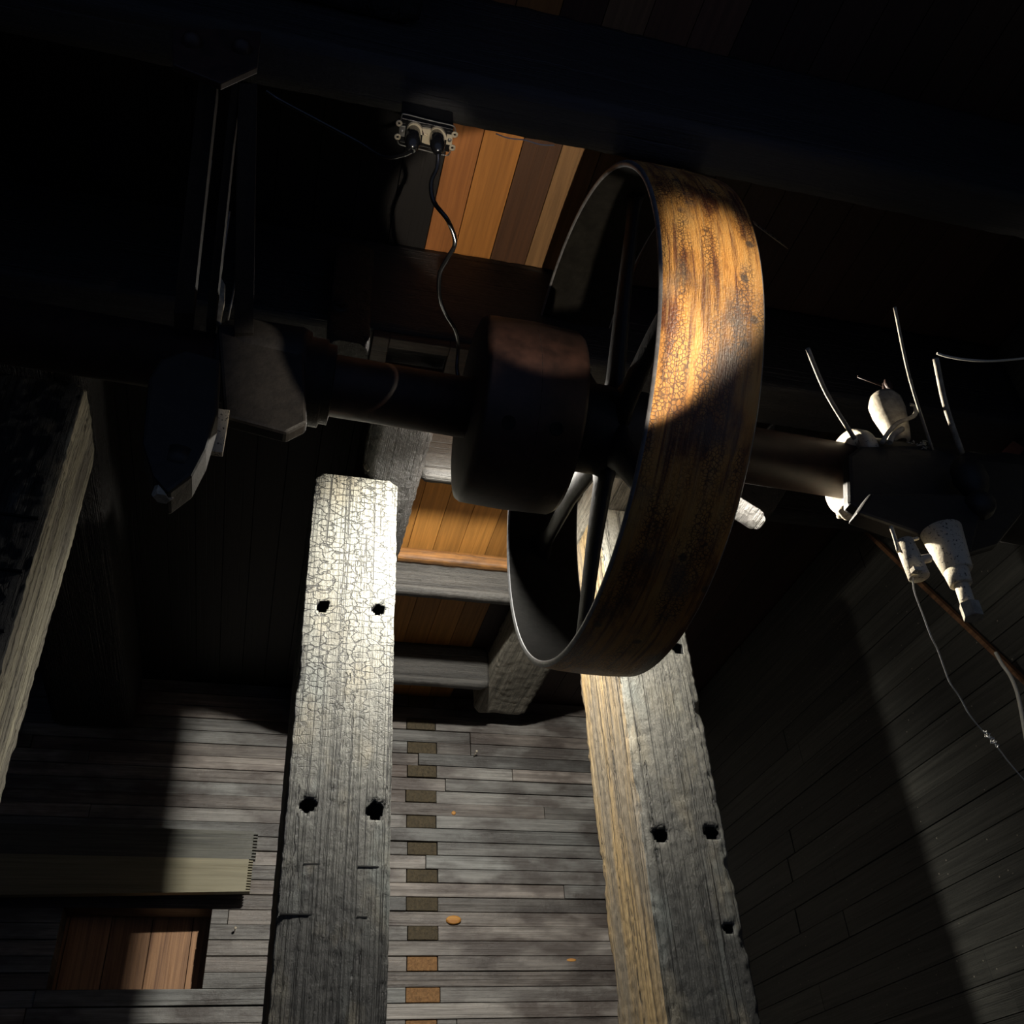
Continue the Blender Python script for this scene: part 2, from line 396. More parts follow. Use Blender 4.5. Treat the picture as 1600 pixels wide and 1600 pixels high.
# ceiling: narrow boards running away from the camera
mb = MB(); x = X0 - 0.1; edges = []
joints = [0.27, 0.345, 0.438, 0.529, 0.622, 0.72, 0.818, 0.912]
x = 0.27
while x > X0 - 0.1: x -= 0.093; joints.insert(0, x)
x = 0.912
while x < X1 + 0.1: x += 0.093; joints.append(x)
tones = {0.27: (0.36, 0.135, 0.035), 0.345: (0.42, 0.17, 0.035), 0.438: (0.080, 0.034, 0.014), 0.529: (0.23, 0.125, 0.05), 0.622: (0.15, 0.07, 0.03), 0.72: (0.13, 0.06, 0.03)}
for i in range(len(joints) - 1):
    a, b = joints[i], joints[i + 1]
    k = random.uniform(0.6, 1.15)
    t = tones.get(round(a, 3), (0.055 * k, 0.026 * k, 0.018 * k) if a > 0.3 else (0.005 * k, 0.004 * k, 0.004 * k))  # boards left of the orange ones coloured near black as if unlit
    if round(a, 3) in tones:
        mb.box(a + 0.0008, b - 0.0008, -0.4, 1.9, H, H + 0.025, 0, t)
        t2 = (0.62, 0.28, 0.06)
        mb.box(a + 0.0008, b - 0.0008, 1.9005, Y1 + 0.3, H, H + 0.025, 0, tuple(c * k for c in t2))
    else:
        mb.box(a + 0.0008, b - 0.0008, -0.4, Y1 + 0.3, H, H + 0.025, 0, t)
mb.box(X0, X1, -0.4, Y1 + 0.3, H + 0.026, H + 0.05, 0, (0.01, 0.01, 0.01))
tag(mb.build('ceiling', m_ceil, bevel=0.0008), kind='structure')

# back wall: boards laid flat one on another, board ends of a cross wall showing in every second course
P0 = 0.0547
mb = MB(); blocks = []
z0 = 1.314 - P0 * 0.5 - P0 * 40
k = 0
z = z0
OPX = (-0.62, -0.105); OPZ = (0.822, 1.085)
while z < 1.99:
    za, zb = z + 0.0012, z + P0 - 0.0012
    idx = k
    isb = (k % 2 == 0)
    base = random.uniform(0.5, 1.5)
    cuts = [X0]
    xx = X0 + random.uniform(0.5, 1.6)
    while xx < X1 - 0.3: cuts.append(xx); xx += random.uniform(1.2, 2.6)
    cuts.append(X1)
    ints = []
    if isb:
        bx0 = 0.628 + random.uniform(-0.008, 0.006); bx1 = 0.752 + random.uniform(-0.006, 0.008)
        ints = []
        for a, b in zip(cuts[:-1], cuts[1:]):
            if b <= bx0 or a >= bx1: ints.append((a, b))
            else:
                if a < bx0: ints.append((a, bx0))
                if b > bx1: ints.append((bx1, b))
        if z > -0.6: blocks.append((bx0, bx1, za, zb))
    else: ints = list(zip(cuts[:-1], cuts[1:]))
    mid = (za + zb) / 2
    if OPZ[0] - 0.01 < mid < OPZ[1]:
        new = []
        for a, b in ints:
            if b <= OPX[0] or a >= OPX[1]: new.append((a, b)); continue
            if a < OPX[0]: new.append((a, OPX[0]))
            if b > OPX[1]: new.append((OPX[1], b))
        ints = new
    for a, b in ints:
        if b - a < 0.01: continue
        kk = base * random.uniform(0.85, 1.15)
        warm = random.uniform(-0.05, 0.12)
        t = (kk * (1 + warm), kk, kk * (1 - warm * 0.5))
        yj = random.uniform(-0.006, 0.006)
        # several segments so that the face wavers a little
        mb.box(a + 0.001, b - 0.001, Y1 + yj, Y1 + 0.12, za, zb, 0, t)
    z += P0; k += 1
wb = tag(mb.build('wall_back', m_lath, bevel=0.0015), kind='structure')
for bx0, bx1, za, zb in blocks:
    q = MB().box(bx0 + 0.0015, bx1 - 0.0015, Y1 - random.uniform(-0.004, 0.006), Y1 + 0.11, za + 0.001, zb - 0.001)
    c = q.build('board_end', m_end_o if 0.15 < za < 0.9 and za < 0.86 else m_end, wb, bevel=0.003)
    if za < 0.86: c['label'] = 'orange-brown sawn board end'
# boards behind the opening in the back wall
mb = MB(); x = -1.2
while x < 0.1:
    kk = random.uniform(0.75, 1.15); mb.box(x + 0.001, x + 0.145, Y1 + 0.15, Y1 + 0.18, 0.5, 1.3, 0, (0.50 * kk, 0.27 * kk, 0.13 * kk)); x += 0.147
m_recess = wood('recess_plank_wood', 'z', (0.35, 0.3, 0.3), (1.0, 1.0, 1.0), 0.6, 0.001, tone=True)
c = mb.build('recess_boards', m_recess, wb); c['label'] = 'warm brown upright boards seen through the opening'
mb = MB().box(X0 - 0.1, X1 + 0.1, Y1 + 0.2, Y1 + 0.25, FL, H)
c = mb.build('backing', m_hole, wb)

m_knot = wood('orange_knot_wood', 'x', (0.35, 0.14, 0.03), (0.65, 0.33, 0.07), 0.6, 0.001)
for px, py, rw, rh in ((709, 1437, 0.030, 0.016), (709, 1270, 0.009, 0.008), (893, 1500, 0.020, 0.006)):
    c = P(px, py, y=Y1 - 0.006)
    q = MB(); q.lathe(c, (0, 1, 0), [(-0.001, 0), (-0.001, 0.7), (0.0, 1.0), (0.012, 1.0)], 20)
    for i, v_ in enumerate(q.v): q.v[i] = Vector((c.x + (v_.x - c.x) * rw, v_.y, c.z + (v_.z - c.z) * rh))
    q = q.build('knot', m_knot, wb); q['label'] = 'small orange knot in a board'
# right wall: wide black boards running away
mb = MB(); z = 0.402 - 0.0863 * 22
while z < 1.99:
    kk = random.uniform(0.7, 1.25); ys = [-0.4, random.uniform(0.3, 1.6), random.uniform(2.0, 3.4), Y1 + 0.15]
    for a, b in zip(ys[:-1], ys[1:]):
        q = kk * random.uniform(0.85, 1.15)
        mb.box(X1 + random.uniform(0, 0.004), X1 + 0.03, a + 0.0008, b - 0.0008, z + 0.001, min(z + 0.0855, 1.99), 0, (q, q, q))
    z += 0.0863
mb.box(X1 + 0.035, X1 + 0.06, -0.4, Y1 + 0.3, FL, H, 0, (0.2, 0.2, 0.2))
tag(mb.build('wall_right', m_wall_r, bevel=0.001), kind='structure')
mb = MB(); z = FL
while z < 1.95:
    kk = random.uniform(0.6, 1.1); mb.box(X0 - 0.03, X0, -0.4, Y1 - 0.01, z + 0.001, z + 0.19, 0, (kk, kk, kk)); z += 0.192
tag(mb.build('wall_left', m_wall_r), kind='structure')

# ================================================================== JOISTS AND BEAMS
JG = 'charred joists under the ceiling'
def joist(x0, x1, y, w, zb, label, seed, mat=m_joist, step=0.02, amp=0.003, group=JG):
    o = timber('ceiling_joist', mat, 'x', (x0, x1), (y, y + w), (zb, H - 0.001), step, amp, fine=(-0.3, 1.6), seed=seed, corner=0.003)
    return tag(o, label, 'beam', group)
joist(X0 + 0.01, X1 - 0.01, 0.862, 0.095, 1.672, 'thick dark joist nearest the camera, crossing above the outlet and the wheel top', 1, m_beam_k)
joist(X0 + 0.01, X1 - 0.01, 1.487, 0.13, 1.678, 'deep black beam just above and behind the shaft, between orange boards and shaft', 2, m_beam_k)
joist(0.375, 0.885, 2.143, 0.045, 1.822, 'thin grey-lit joist just right of the middle post head, below the small orange gap', 3)
joist(0.375, 0.885, 2.775, 0.045, 1.822, 'thin joist with a ragged pale lower edge below the bright orange boards', 4)
joist(0.375, 0.885, 3.43, 0.045, 1.822, 'thin grey joist nearest the stacked-board wall, between the two beams', 5)
joist(1.135, X1 - 0.01, 2.143, 0.045, 1.822, 'dark joist behind the right bearing, right of the right post', 7)
# ceiling board nailed over the far bay: the scorched ledge below the orange boards
o = timber('ledge_board', m_joist_o, 'x', (0.38, 0.88), (2.735, 2.772), (1.93, 1.975), 0.01, 0.002, seed=12, corner=0.003)
tag(o, 'orange-grey scorched strip along the front of the second thin joist', 'board')

BG = 'beams lying on the posts'
o = timber('post_beam', m_beam, 'y', (1.63, 3.87), (0.20, 0.368), (1.747, 1.998), 0.012, 0.005, fine=(1.6, 2.9), seed=21, corner=0.022)
tag(o, 'blistered black beam running back from above the middle post', 'beam', BG)
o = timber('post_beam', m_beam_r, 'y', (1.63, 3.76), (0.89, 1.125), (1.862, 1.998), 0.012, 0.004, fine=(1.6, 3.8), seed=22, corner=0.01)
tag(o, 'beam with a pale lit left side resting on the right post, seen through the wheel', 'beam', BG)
o = timber('post_beam', m_beam, 'y', (1.63, 3.87), (-0.80, -0.50), (1.752, 1.998), 0.03, 0.004, seed=23)
tag(o, 'black beam end above the far left post', 'beam', BG)

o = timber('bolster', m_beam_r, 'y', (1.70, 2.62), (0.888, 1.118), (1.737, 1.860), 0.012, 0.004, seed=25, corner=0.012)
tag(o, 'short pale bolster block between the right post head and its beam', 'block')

# ================================================================== POSTS
PG = 'upright timber posts'
HR = 0.0135
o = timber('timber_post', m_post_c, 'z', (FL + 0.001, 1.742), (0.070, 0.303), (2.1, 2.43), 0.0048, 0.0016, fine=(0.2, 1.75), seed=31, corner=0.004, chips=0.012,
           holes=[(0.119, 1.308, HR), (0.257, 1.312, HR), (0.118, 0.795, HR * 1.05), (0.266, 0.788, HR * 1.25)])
tag(o, 'charred middle post with pale crackled head and four bolt holes', 'post', PG)
for sx, sz, ln in ((0.135, 0.668, 0.035), (0.255, 0.665, 0.045), (0.112, 0.566, 0.07), (0.245, 0.562, 0.022)):
    q = MB().box(sx - ln / 2, sx + ln / 2, 2.0985, 2.1015, sz - 0.0014, sz + 0.0014).build('saw_cut', m_hole, o)
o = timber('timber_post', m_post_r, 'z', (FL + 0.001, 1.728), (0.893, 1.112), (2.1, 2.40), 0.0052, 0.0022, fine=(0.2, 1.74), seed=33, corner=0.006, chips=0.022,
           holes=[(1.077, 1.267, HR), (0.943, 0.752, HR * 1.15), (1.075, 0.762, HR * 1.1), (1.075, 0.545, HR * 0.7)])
tag(o, 'right post below the wheel with tan side face and speckled charred front', 'post', PG)
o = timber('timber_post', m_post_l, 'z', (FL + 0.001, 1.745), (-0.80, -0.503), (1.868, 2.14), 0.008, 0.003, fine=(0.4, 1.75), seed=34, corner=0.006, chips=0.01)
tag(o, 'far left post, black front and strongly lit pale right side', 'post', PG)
for i, (lx_, zc) in enumerate(((-0.62, 1.33), (-0.60, 1.19), (-0.58, 1.045), (-0.59, 0.90), (-0.60, 0.76))):
    MB().prism([(-0.79, 1.862, zc + 0.012), (-0.70, 1.862, zc + 0.006), (-0.52, 1.862, zc - 0.002), (-0.52, 1.862, zc - 0.006), (-0.70, 1.862, zc - 0.001), (-0.79, 1.862, zc + 0.006)], (0, 0.02, 0)).build('drying_crack', m_hole, o)
# short splinter upright between middle post head and beam
o = timber('splintered_upright', m_beam_r, 'z', (1.746, 1.99), (0.203, 0.226), (2.06, 2.09), 0.006, 0.003, seed=35, corner=0.004)
tag(o, 'thin splintered upright between the middle post head and the beam', 'board')
# block bolted to the deep beam, hanging behind the shaft
o = timber('hanging_block', m_beam, 'z', (1.56, 1.90), (0.048, 0.140), (1.430, 1.485), 0.008, 0.002, seed=41, corner=0.004)
tag(o, 'dark upright block with a round bolt hung on the deep beam left of the cord', 'block')
q = MB().lathe((0.072, 1.432, 1.668), (0, -1, 0), [(0, 0.0), (0, 0.020), (0.004, 0.020), (0.004, 0.015), (0.0041, 0.0)], 28).build('washer', m_iron, o)
q = MB().lathe((0.072, 1.428, 1.668), (0, -1, 0), [(0, 0.011), (0.009, 0.011), (0.010, 0.0)], 6, smooth=False).build('bolt_head', m_iron, q)
# brown slotted board under the deep beam
mb = MB()
mb.box(0.152, 0.19, 1.492, 1.61, 1.655, 1.677).box(0.33, 0.43, 1.492, 1.61, 1.655, 1.677).box(0.19, 0.33, 1.492, 1.522, 1.655, 1.677).box(0.19, 0.33, 1.585, 1.61, 1.655, 1.677)
tag(mb.build('slotted_board', m_brown, bevel=0.002), 'brown board with a long slot under the deep beam, beside the hanging cord', 'board')

# small timber block near the top of the frame, left of the boards
o = timber('ceiling_block', m_beam, 'x', (-0.20, 0.145), (0.70, 0.858), (1.80, 1.998), 0.02, 0.003, seed=43, corner=0.006)
tag(o, 'dark block on the front of the nearest joist, up left of the outlet', 'block')

# diagonal brace at the right
def brace(name, p, q, wd, dp, mat, label, cat, seed):
    p = Vector(p); q = Vector(q); d = (q - p); L = d.length
    o = timber(name, mat, 'x', (0, L), (-wd / 2, wd / 2), (-dp / 2, dp / 2), 0.015, 0.003, seed=seed, corner=0.006)
    # local x along d
    me = o.data; off = o.location.copy()
    x = d.normalized(); yv = Vector((0, 1, 0)); yv = (yv - yv.dot(x) * x).normalized(); zv = x.cross(yv)
    R = Matrix((x, yv, zv)).transposed().to_4x4()
    o.matrix_world = Matrix.Translation(p) @ R @ Matrix.Translation(off)
    return tag(o, label, cat)
brace('diagonal_brace', P(1160, 800, y=1.75), P(1420, 395, y=1.62), 0.09, 0.13, m_beam, 'dark diagonal brace rising to the right behind the wheel', 'brace', 51)

# ================================================================== LINE SHAFT, PULLEYS
def axc(x): return Vector((x, 1.35, 1.343 - 0.045 * x))      # the shaft's centre line, sagging a little to the right
AX = (axc(1) - axc(0)).normalized()
sh = MB().lathe(axc(-0.9), AX, [(0, 0), (0, 0.060), (0.86, 0.060), (0.86, 0.062), (0.96, 0.062), (0.962, 0.0605), (2.84, 0.060), (2.84, 0)], 56)
sho = tag(sh.build('line_shaft', m_shaft), 'thick dark brown horizontal shaft carrying the big wheel', 'shaft')
# large belt wheel
WC = Vector((0.537, 1.35, 1.338)); R0 = 0.508; WW = 0.18; d = AX
wh = thing('belt_wheel', WC, 'big rusty belt wheel with orange-brown rim and dark spokes on the shaft', 'wheel')
mb = MB(); n = 160; a0 = Vector((0, 0, 1)); u = (a0 - a0.dot(d) * d).normalized(); v = d.cross(u)
prof = [(0.004, R0 - 0.0015), (0.0, R0 - 0.006), (0.0, R0 - 0.011), (0.004, R0 - 0.0145)]
out = [(0.004 + (WW - 0.008) * i / 10, R0 - 0.0015 + 0.004 * (1 - (2 * i / 10 - 1) ** 2)) for i in range(11)]
inn = [(WW - 0.004, R0 - 0.0145), (WW * 0.6, R0 - 0.020), (WW * 0.5, R0 - 0.024), (WW * 0.4, R0 - 0.020), (0.004, R0 - 0.0145)]
full = [(0.0, R0 - 0.011), (0.0, R0 - 0.006)] + out + [(WW, R0 - 0.006), (WW, R0 - 0.011)] + inn
m = len(full)
for t, r in full:
    for k in range(n):
        q = 2 * PI * k / n; mb.v.append(WC + d * t + (u * math.cos(q) + v * math.sin(q)) * r)
for i in range(m):
    j = (i + 1) % m
    mi = 1 if i in (0, 1, 12, 13, 14) or j == 0 else (0 if 2 <= i <= 11 else 2)
    for k in range(n):
        mb.face([i * n + k, i * n + (k + 1) % n, j * n + (k + 1) % n, j * n + k], mi, True)
        t0, t1 = full[i][0], full[j][0]; b0, b1 = 2 * PI * k / n * R0, 2 * PI * (k + 1) / n * R0
        mb.uv[len(mb.f) - 1] = [(b0, t0), (b1, t0), (b1, t1), (b0, t1)]
rim = mb.build('rim', [m_rim, m_edge, m_rim_in], wh)
hubc = WC + d * 0.09; hubc = Vector((hubc.x, 1.35, axc(hubc.x).z))
hub = MB().lathe(hubc - d * 0.09, d, [(0, 0.058), (0, 0.085), (0.02, 0.092), (0.16, 0.092), (0.18, 0.085), (0.18, 0.058)], 40).build('hub', m_iron, wh)
MB().lathe(hubc + Vector((-0.02, -0.088, 0.0)), (0, -1, 0.1), [(0, 0.0), (0, 0.012), (0.02, 0.012), (0.022, 0.0)], 6, smooth=False).build('set_screw', m_iron, hub)
rc = WC + d * 0.09
for k in range(6):
    an = math.radians(4 + 60 * k)
    dirv = (v * -math.cos(an) * 1.0 + u * math.sin(an))
    # v points to -y for u = up; make angle 0 = +y
    if v.y > 0: dirv = v * math.cos(an) + u * math.sin(an)
    pr = d.cross(dirv)
    mb = MB(); secs = []
    for s_, w_, t_ in ((0.075, 0.052, 0.022), (0.11, 0.040, 0.017), (0.25, 0.032, 0.014), (0.42, 0.026, 0.012), (0.47, 0.030, 0.014), (0.489, 0.045, 0.020)):
        base = (hubc if s_ < 0.2 else rc) + dirv * s_
        secs.append([base + pr * w_ * math.cos(q) + d * t_ * math.sin(q) for q in [2 * PI * i / 12 for i in range(12)]])
    for sc in secs: mb.v += sc
    for i in range(len(secs) - 1):
        for j in range(12): mb.face([i * 12 + j, i * 12 + (j + 1) % 12, (i + 1) * 12 + (j + 1) % 12, (i + 1) * 12 + j], 0, True)
    mb.face(list(range(12))); mb.face([(len(secs) - 1) * 12 + i for i in range(12)])
    mb.build('spoke', m_iron, wh)
# small solid pulley left of the wheel
PC = axc(0.33)
sp = thing('drum_pulley', PC, 'small solid rusty pulley on the shaft just left of the big wheel', 'pulley')
pb = MB().lathe(PC, d, [(0.0, 0.061), (0.0, 0.165), (0.004, 0.182), (0.012, 0.187), (0.10, 0.190), (0.188, 0.187), (0.196, 0.182), (0.198, 0.165), (0.198, 0.061)], 72).build('pulley_body', m_shaft, sp)
for (hx, hy) in ((795, 660), (870, 670)):
    r_ = ray(hx, hy)
    t_ = 1.0
    for i in range(400):
        p_ = r_ * (t_ / r_.y); q_ = p_ - axc(p_.x)
        if math.hypot(q_.y, q_.z) < 0.190: break
        t_ += 0.001
    nn = Vector((0, q_.y, q_.z)).normalized()
    MB().lathe(p_ - nn * 0.004, nn, [(0.004, 0.0), (0.0048, 0.011), (0.0056, 0.0125), (0.003, 0.0135)], 24).build('bolt_hole', m_hole, pb)
MB().tube([PC + d * 0.10 + Vector((0, -0.189 * math.cos(a_), -0.189 * math.sin(a_))) for a_ in [0.1 * i for i in range(-3, 14)]], 0.0012, 6).build('seam', m_hole, pb)

# ================================================================== WORK LAMP hidden behind the pulley
lp = thing('work_lamp', LAMP + Vector((0, 0, 0.02)), 'bare tube lamp on a small socket hanging behind the small pulley', 'lamp')
MB().lathe(LAMP + Vector((0, 0, 0.022)), (0, 0, 1), [(0, 0.010), (0, 0.014), (0.04, 0.014), (0.048, 0.006), (0.048, 0)], 20).build('socket', m_rubber, lp)
MB().lathe(LAMP, (1, 0, 0), [(-0.030, 0.0), (-0.027, 0.009), (-0.020, 0.011), (0.0, 0.011), (0.007, 0.008), (0.010, 0)], 10).build('bulb', m_bulb, lp)
m_bulb.node_tree.nodes['Principled BSDF'].inputs['Emission Strength'].default_value = LAMP_W / (2 * PI * 0.011 * 0.045 * PI)

# ================================================================== OUTLET AND CORDS under the nearest joist
def onp(px, py, y=0.862): return P(px, py, y=y)
YO = 1.600      # height of the outlet's open face, under the joist
ot = thing('electrical_outlet', P(665, 215, z=YO), 'cream double outlet in a thin metal frame, two black plugs in it', 'outlet')
def path_px(pts, y): return [P(a, b, y=y) for a, b in pts]
def S2(pts, n=6):
    pts = [Vector(p) for p in pts]; out_ = []
    for i in range(len(pts) - 1):
        p0 = pts[max(i - 1, 0)]; p1 = pts[i]; p2 = pts[i + 1]; p3 = pts[min(i + 2, len(pts) - 1)]
        for k in range(n):
            t = k / n
            out_.append(0.5 * ((2 * p1) + (p2 - p0) * t + (2 * p0 - 5 * p1 + 4 * p2 - p3) * t * t + (3 * p1 - p0 - 3 * p2 + p3) * t ** 3))
    out_.append(pts[-1]); return out_
# outlet pixel frame: crop pixel c -> image px = 600 + c*130/1600
def cr(a, b, y=YO): return P(600 + a * 130 / 1600, 160 + b * 130 / 1600, z=y)
MB().prism([cr(340, 300, YO + 0.006), cr(1340, 520, YO + 0.006), cr(1250, 960, YO + 0.006), cr(300, 760, YO + 0.006)], (0, 0, 0.058)).build('box', m_rubber, ot, bevel=0.001)
MB().tube(S2([cr(*c) for c in [(262, 740), (290, 800), (380, 835), (700, 905), (940, 965), (1180, 1020), (1245, 1000), (1275, 930)]], 4), 0.0011, 8).build('frame_wire', m_steel, ot)
MB().tube(S2([cr(*c) for c in [(325, 350), (345, 250), (400, 225), (700, 300), (1000, 375), (1290, 440), (1360, 480), (1378, 560)]], 4), 0.0011, 8).build('frame_wire', m_steel, ot)
def ring_px(name, cx, cy, rad, r0, mat, y=YO):
    c = cr(cx, cy, y); ed_ = cr(cx + rad, cy, y); R_ = (ed_ - c).length
    ear = MB().lathe(c - Vector((0, 0, 0.001)), (0, 0, 1), [(0, R_ * r0), (0, R_), (0.0025, R_), (0.0025, R_ * r0)], 20, closed=True).build(name, mat, ot)
    MB().lathe(c + Vector((0, 0, 0.0018)), (0, 0, 1), [(0, 0), (0, R_ * r0 * 1.05), (0.001, 0)], 16).build('ear_hole', m_hole, ear)
for cx, cy in ((292, 402), (262, 662), (1360, 620), (1312, 872)): ring_px('mounting_ear', cx, cy, 62, 0.42, m_cream)
for cx, cy in ((352, 560), (1262, 725)):
    c = cr(cx, cy); mb = MB(); mb.prism([cr(cx - 52, cy - 105), cr(cx + 62, cy - 90), cr(cx + 42, cy + 105), cr(cx - 68, cy + 85)], (0, 0, 0.003)); stp = mb.build('strap', m_steel if cx < 800 else m_cream, ot, bevel=0.0004)
    R_ = 0.0040
    MB().lathe(c - Vector((0, 0, 0.0015)), (0, 0, 1), [(0, 0), (0.0003, R_ * 0.9), (0.0015, R_)], 16).build('screw_head', m_steel, stp)
# the two cream arches with the web between them
def arch(cx, cy, w_, h_, th, y):
    o_ = []; i_ = []
    for k in range(15):
        a_ = PI * k / 14; o_.append((cx - math.cos(a_) * w_, cy - math.sin(a_) * h_ + math.cos(a_) * -0.18 * w_)); i_.append((cx - math.cos(a_) * (w_ - th), cy - math.sin(a_) * (h_ - th) + math.cos(a_) * -0.18 * w_))
    return o_, i_
for cx, cy in ((600, 600), (1040, 690)):
    o_, i_ = arch(cx, cy, 165, 195, 55, YO)
    mb = MB(); b_ = 0
    for k in range(14):
        mb.prism([cr(*o_[k]), cr(*o_[k + 1]), cr(*i_[k + 1]), cr(*i_[k])], (0, 0, 0.006))
    mb.prism([cr(o_[0][0], o_[0][1]), cr(i_[0][0], i_[0][1]), cr(i_[0][0] - 25, i_[0][1] + 110), cr(o_[0][0] - 10, o_[0][1] + 110)], (0, 0, 0.006))
    mb.build('socket_arch', m_cream, ot)
mb = MB().prism([cr(735, 500), cr(900, 520), cr(905, 600), cr(880, 690), cr(905, 830), cr(800, 800), cr(725, 770), cr(740, 640)], (0, 0, 0.005)); mb.build('web', m_cream, ot)
ring_px('centre_eyelet', 812, 628, 34, 0.6, m_cream, YO - 0.001)
# plugs with cords
def cord(name, pts, r, mat, label, cat, group=None, plug=None, n=8):
    sp_ = S2(pts, 8); base = sp_[0] if plug is None else plug[0]
    if plug:
        o = thing(name, base, label, cat, group)
        MB().tube(sp_, r, n).build('cord', mat, o)
        MB().tube(plug, [0.012, 0.0135, 0.0135, 0.010, 0.006][:len(plug)], 14).build('plug', mat, o)
        return o
    return tag(MB().tube(sp_, r, n).build(name, mat), label, cat, group)
cord('power_cord', [cr(1042, 985, 1.535), P(683, 262, z=1.52), P(674, 285, z=1.49), P(678, 315, z=1.455), P(700, 345, z=1.42), P(711, 378, y=1.07), P(700, 402, y=1.11), P(687, 428, y=1.16), P(687, 465, y=1.23), P(696, 490, y=1.29), P(711, 515, y=1.34), P(716, 540, y=1.39), P(714, 575, y=1.425), P(718, 597, y=1.447), (0.36, 1.52, 1.52), (0.42, 1.68, 1.64), (0.50, 1.80, 1.745), (0.528, 1.850, 1.755)],
     0.0042, m_rubber, 'black cord from the right plug looping down to behind the shaft', 'cord', 'plugged-in cords',
     plug=[cr(1010, 640, 1.597), cr(1020, 730, 1.575), cr(1030, 830, 1.555), cr(1035, 920, 1.543), cr(1042, 985, 1.535)])
cord('power_cord', [cr(540, 930, 1.54), P(630, 242, z=1.55), P(600, 245, z=1.57), P(560, 222, z=1.61), P(500, 190, z=1.64), P(440, 158, z=1.655), P(415, 142, z=1.655)],
     0.0040, m_rubber, 'black cord from the left plug running up left along the joist', 'cord', 'plugged-in cords',
     plug=[cr(570, 560, 1.597), cr(560, 680, 1.575), cr(550, 790, 1.555), cr(545, 880, 1.545), cr(540, 930, 1.54)])
# thin pale cord end lying along the joist edge
cord('pale_string', [P(775, 209, y=.957), P(795, 216, y=.957), P(820, 219, y=.957), P(845, 226, y=.957), P(866, 227, y=.957)], 0.0011, m_wire, 'thin pale string along the joist edge above the orange boards', 'string')

# ================================================================== LEFT BEARING HANGER
hl = thing('shaft_hanger', (-0.15, 1.3, 1.98), 'dark iron hanger holding the shaft left of the hanging block', 'hanger', 'iron hangers that carry the shaft')
def pl(pxs, y, dy, name, mat, par, bev=0.002):
    return MB().prism([P(a, b, y=y) for a, b in pxs], (0, dy, 0)).build(name, mat, par, bevel=bev)
yl = 1.0
mpl = pl([(268, 42), (408, 48), (402, 104), (345, 130), (270, 100)], 0.80, 0.012, 'mounting_plate', m_shaft, hl)
for cx, cy in ((300, 62), (378, 72)):
    c = P(cx, cy, y=0.795)
    MB().lathe(c, (0, 1, 0), [(-0.012, 0), (-0.010, 0.010), (0, 0.0155), (0.006, 0.0165)], 24).build('bolt_head', m_shaft, mpl)
# two legs, each a flat casting with a lit flange
for k, (tx, bx, wd) in enumerate((((342, 110), (302, 492), 24), ((378, 110), (338, 497), 5))):
    pass
def leg(name, top, bot, wpx, y0, y1, dy, mat):
    a_ = P(*top, y=y0); b_ = P(*bot, y=y1); c_ = P(bot[0] - wpx, bot[1], y=y1); d_ = P(top[0] - wpx, top[1], y=y0)
    MB().prism([a_, b_, c_, d_], (0, dy, 0)).build(name, mat, hl, bevel=0.001)
leg('leg', (342, 110), (301, 490), 30, 0.86, 1.235, 0.05, m_iron)
leg('leg', (375, 130), (336, 500), 14, 0.86, 1.245, 0.05, m_iron)
leg('leg', (402, 130), (396, 520), 30, 0.86, 1.245, 0.03, m_iron)
MB().tube([P(330, 250, y=1.06), P(300, 488, y=1.27)], 0.0022, 6).build('tie_rod', m_steel, hl)
MB().tube([P(359, 330, y=1.12), P(336, 492, y=1.27)], 0.0016, 6).build('tie_rod', m_steel, hl)
MB().tube([P(368, 440, y=1.24), P(355, 507, y=1.27)], 0.0020, 6).build('tie_rod', m_steel, hl)
pl([(346, 434), (352, 445), (351, 470), (347, 490), (345, 507), (336, 498), (341, 470)], 1.262, 0.012, 'web', m_dust2, hl, 0.001)
# bearing body around the shaft: rough casting
mb = MB().lathe(axc(-0.155), d, [(0, 0.0605), (0, 0.075), (0.01, 0.092), (0.05, 0.098), (0.15, 0.100), (0.168, 0.094), (0.17, 0.086), (0.20, 0.086), (0.203, 0.078), (0.218, 0.078), (0.22, 0.061)], 40)
mb.build('bearing', m_iron, hl)
MB().tube([axc(-0.15) + Vector((0, -0.02, -0.09)), axc(-0.02) + Vector((0, -0.02, -0.092))], 0.016, 12).build('grease_channel', m_iron, hl)
pl([(340, 505), (470, 520), (476, 545), (480, 660), (448, 676), (350, 650)], 1.255, 0.03, 'housing_cap', m_iron, hl, 0.006)
pl([(232, 590), (250, 560), (290, 545), (345, 560), (340, 640), (322, 700), (300, 742), (262, 770), (238, 742), (222, 690)], 1.17, 0.06, 'yoke', m_iron, hl, 0.006)
# lit ridges seen on the right of the yoke
MB().box(-0.128, -0.108, 1.25, 1.262, P(332, 705, y=1.25).z, P(332, 637, y=1.25).z).build('flange', m_dust, hl, bevel=0.001)
pl([(308, 694), (314, 700), (311, 718), (305, 745), (302, 752), (300, 735), (295, 720), (288, 708), (300, 702)], 1.236, 0.01, 'lug', m_dust, hl, 0.001)
MB().lathe(P(283, 712, y=1.19), (-0.12, 0, -1), [(0, 0), (0, 0.026), (0.03, 0.024), (0.032, 0)], 24).build('boss', m_iron, hl)
bt = MB().lathe(P(262, 752, y=1.19), (-0.1, 0, -1), [(0, 0), (0, 0.0155), (0.030, 0.0155), (0.034, 0.012), (0.034, 0)], 6, smooth=False).build('bolt_head', m_dust2, hl)
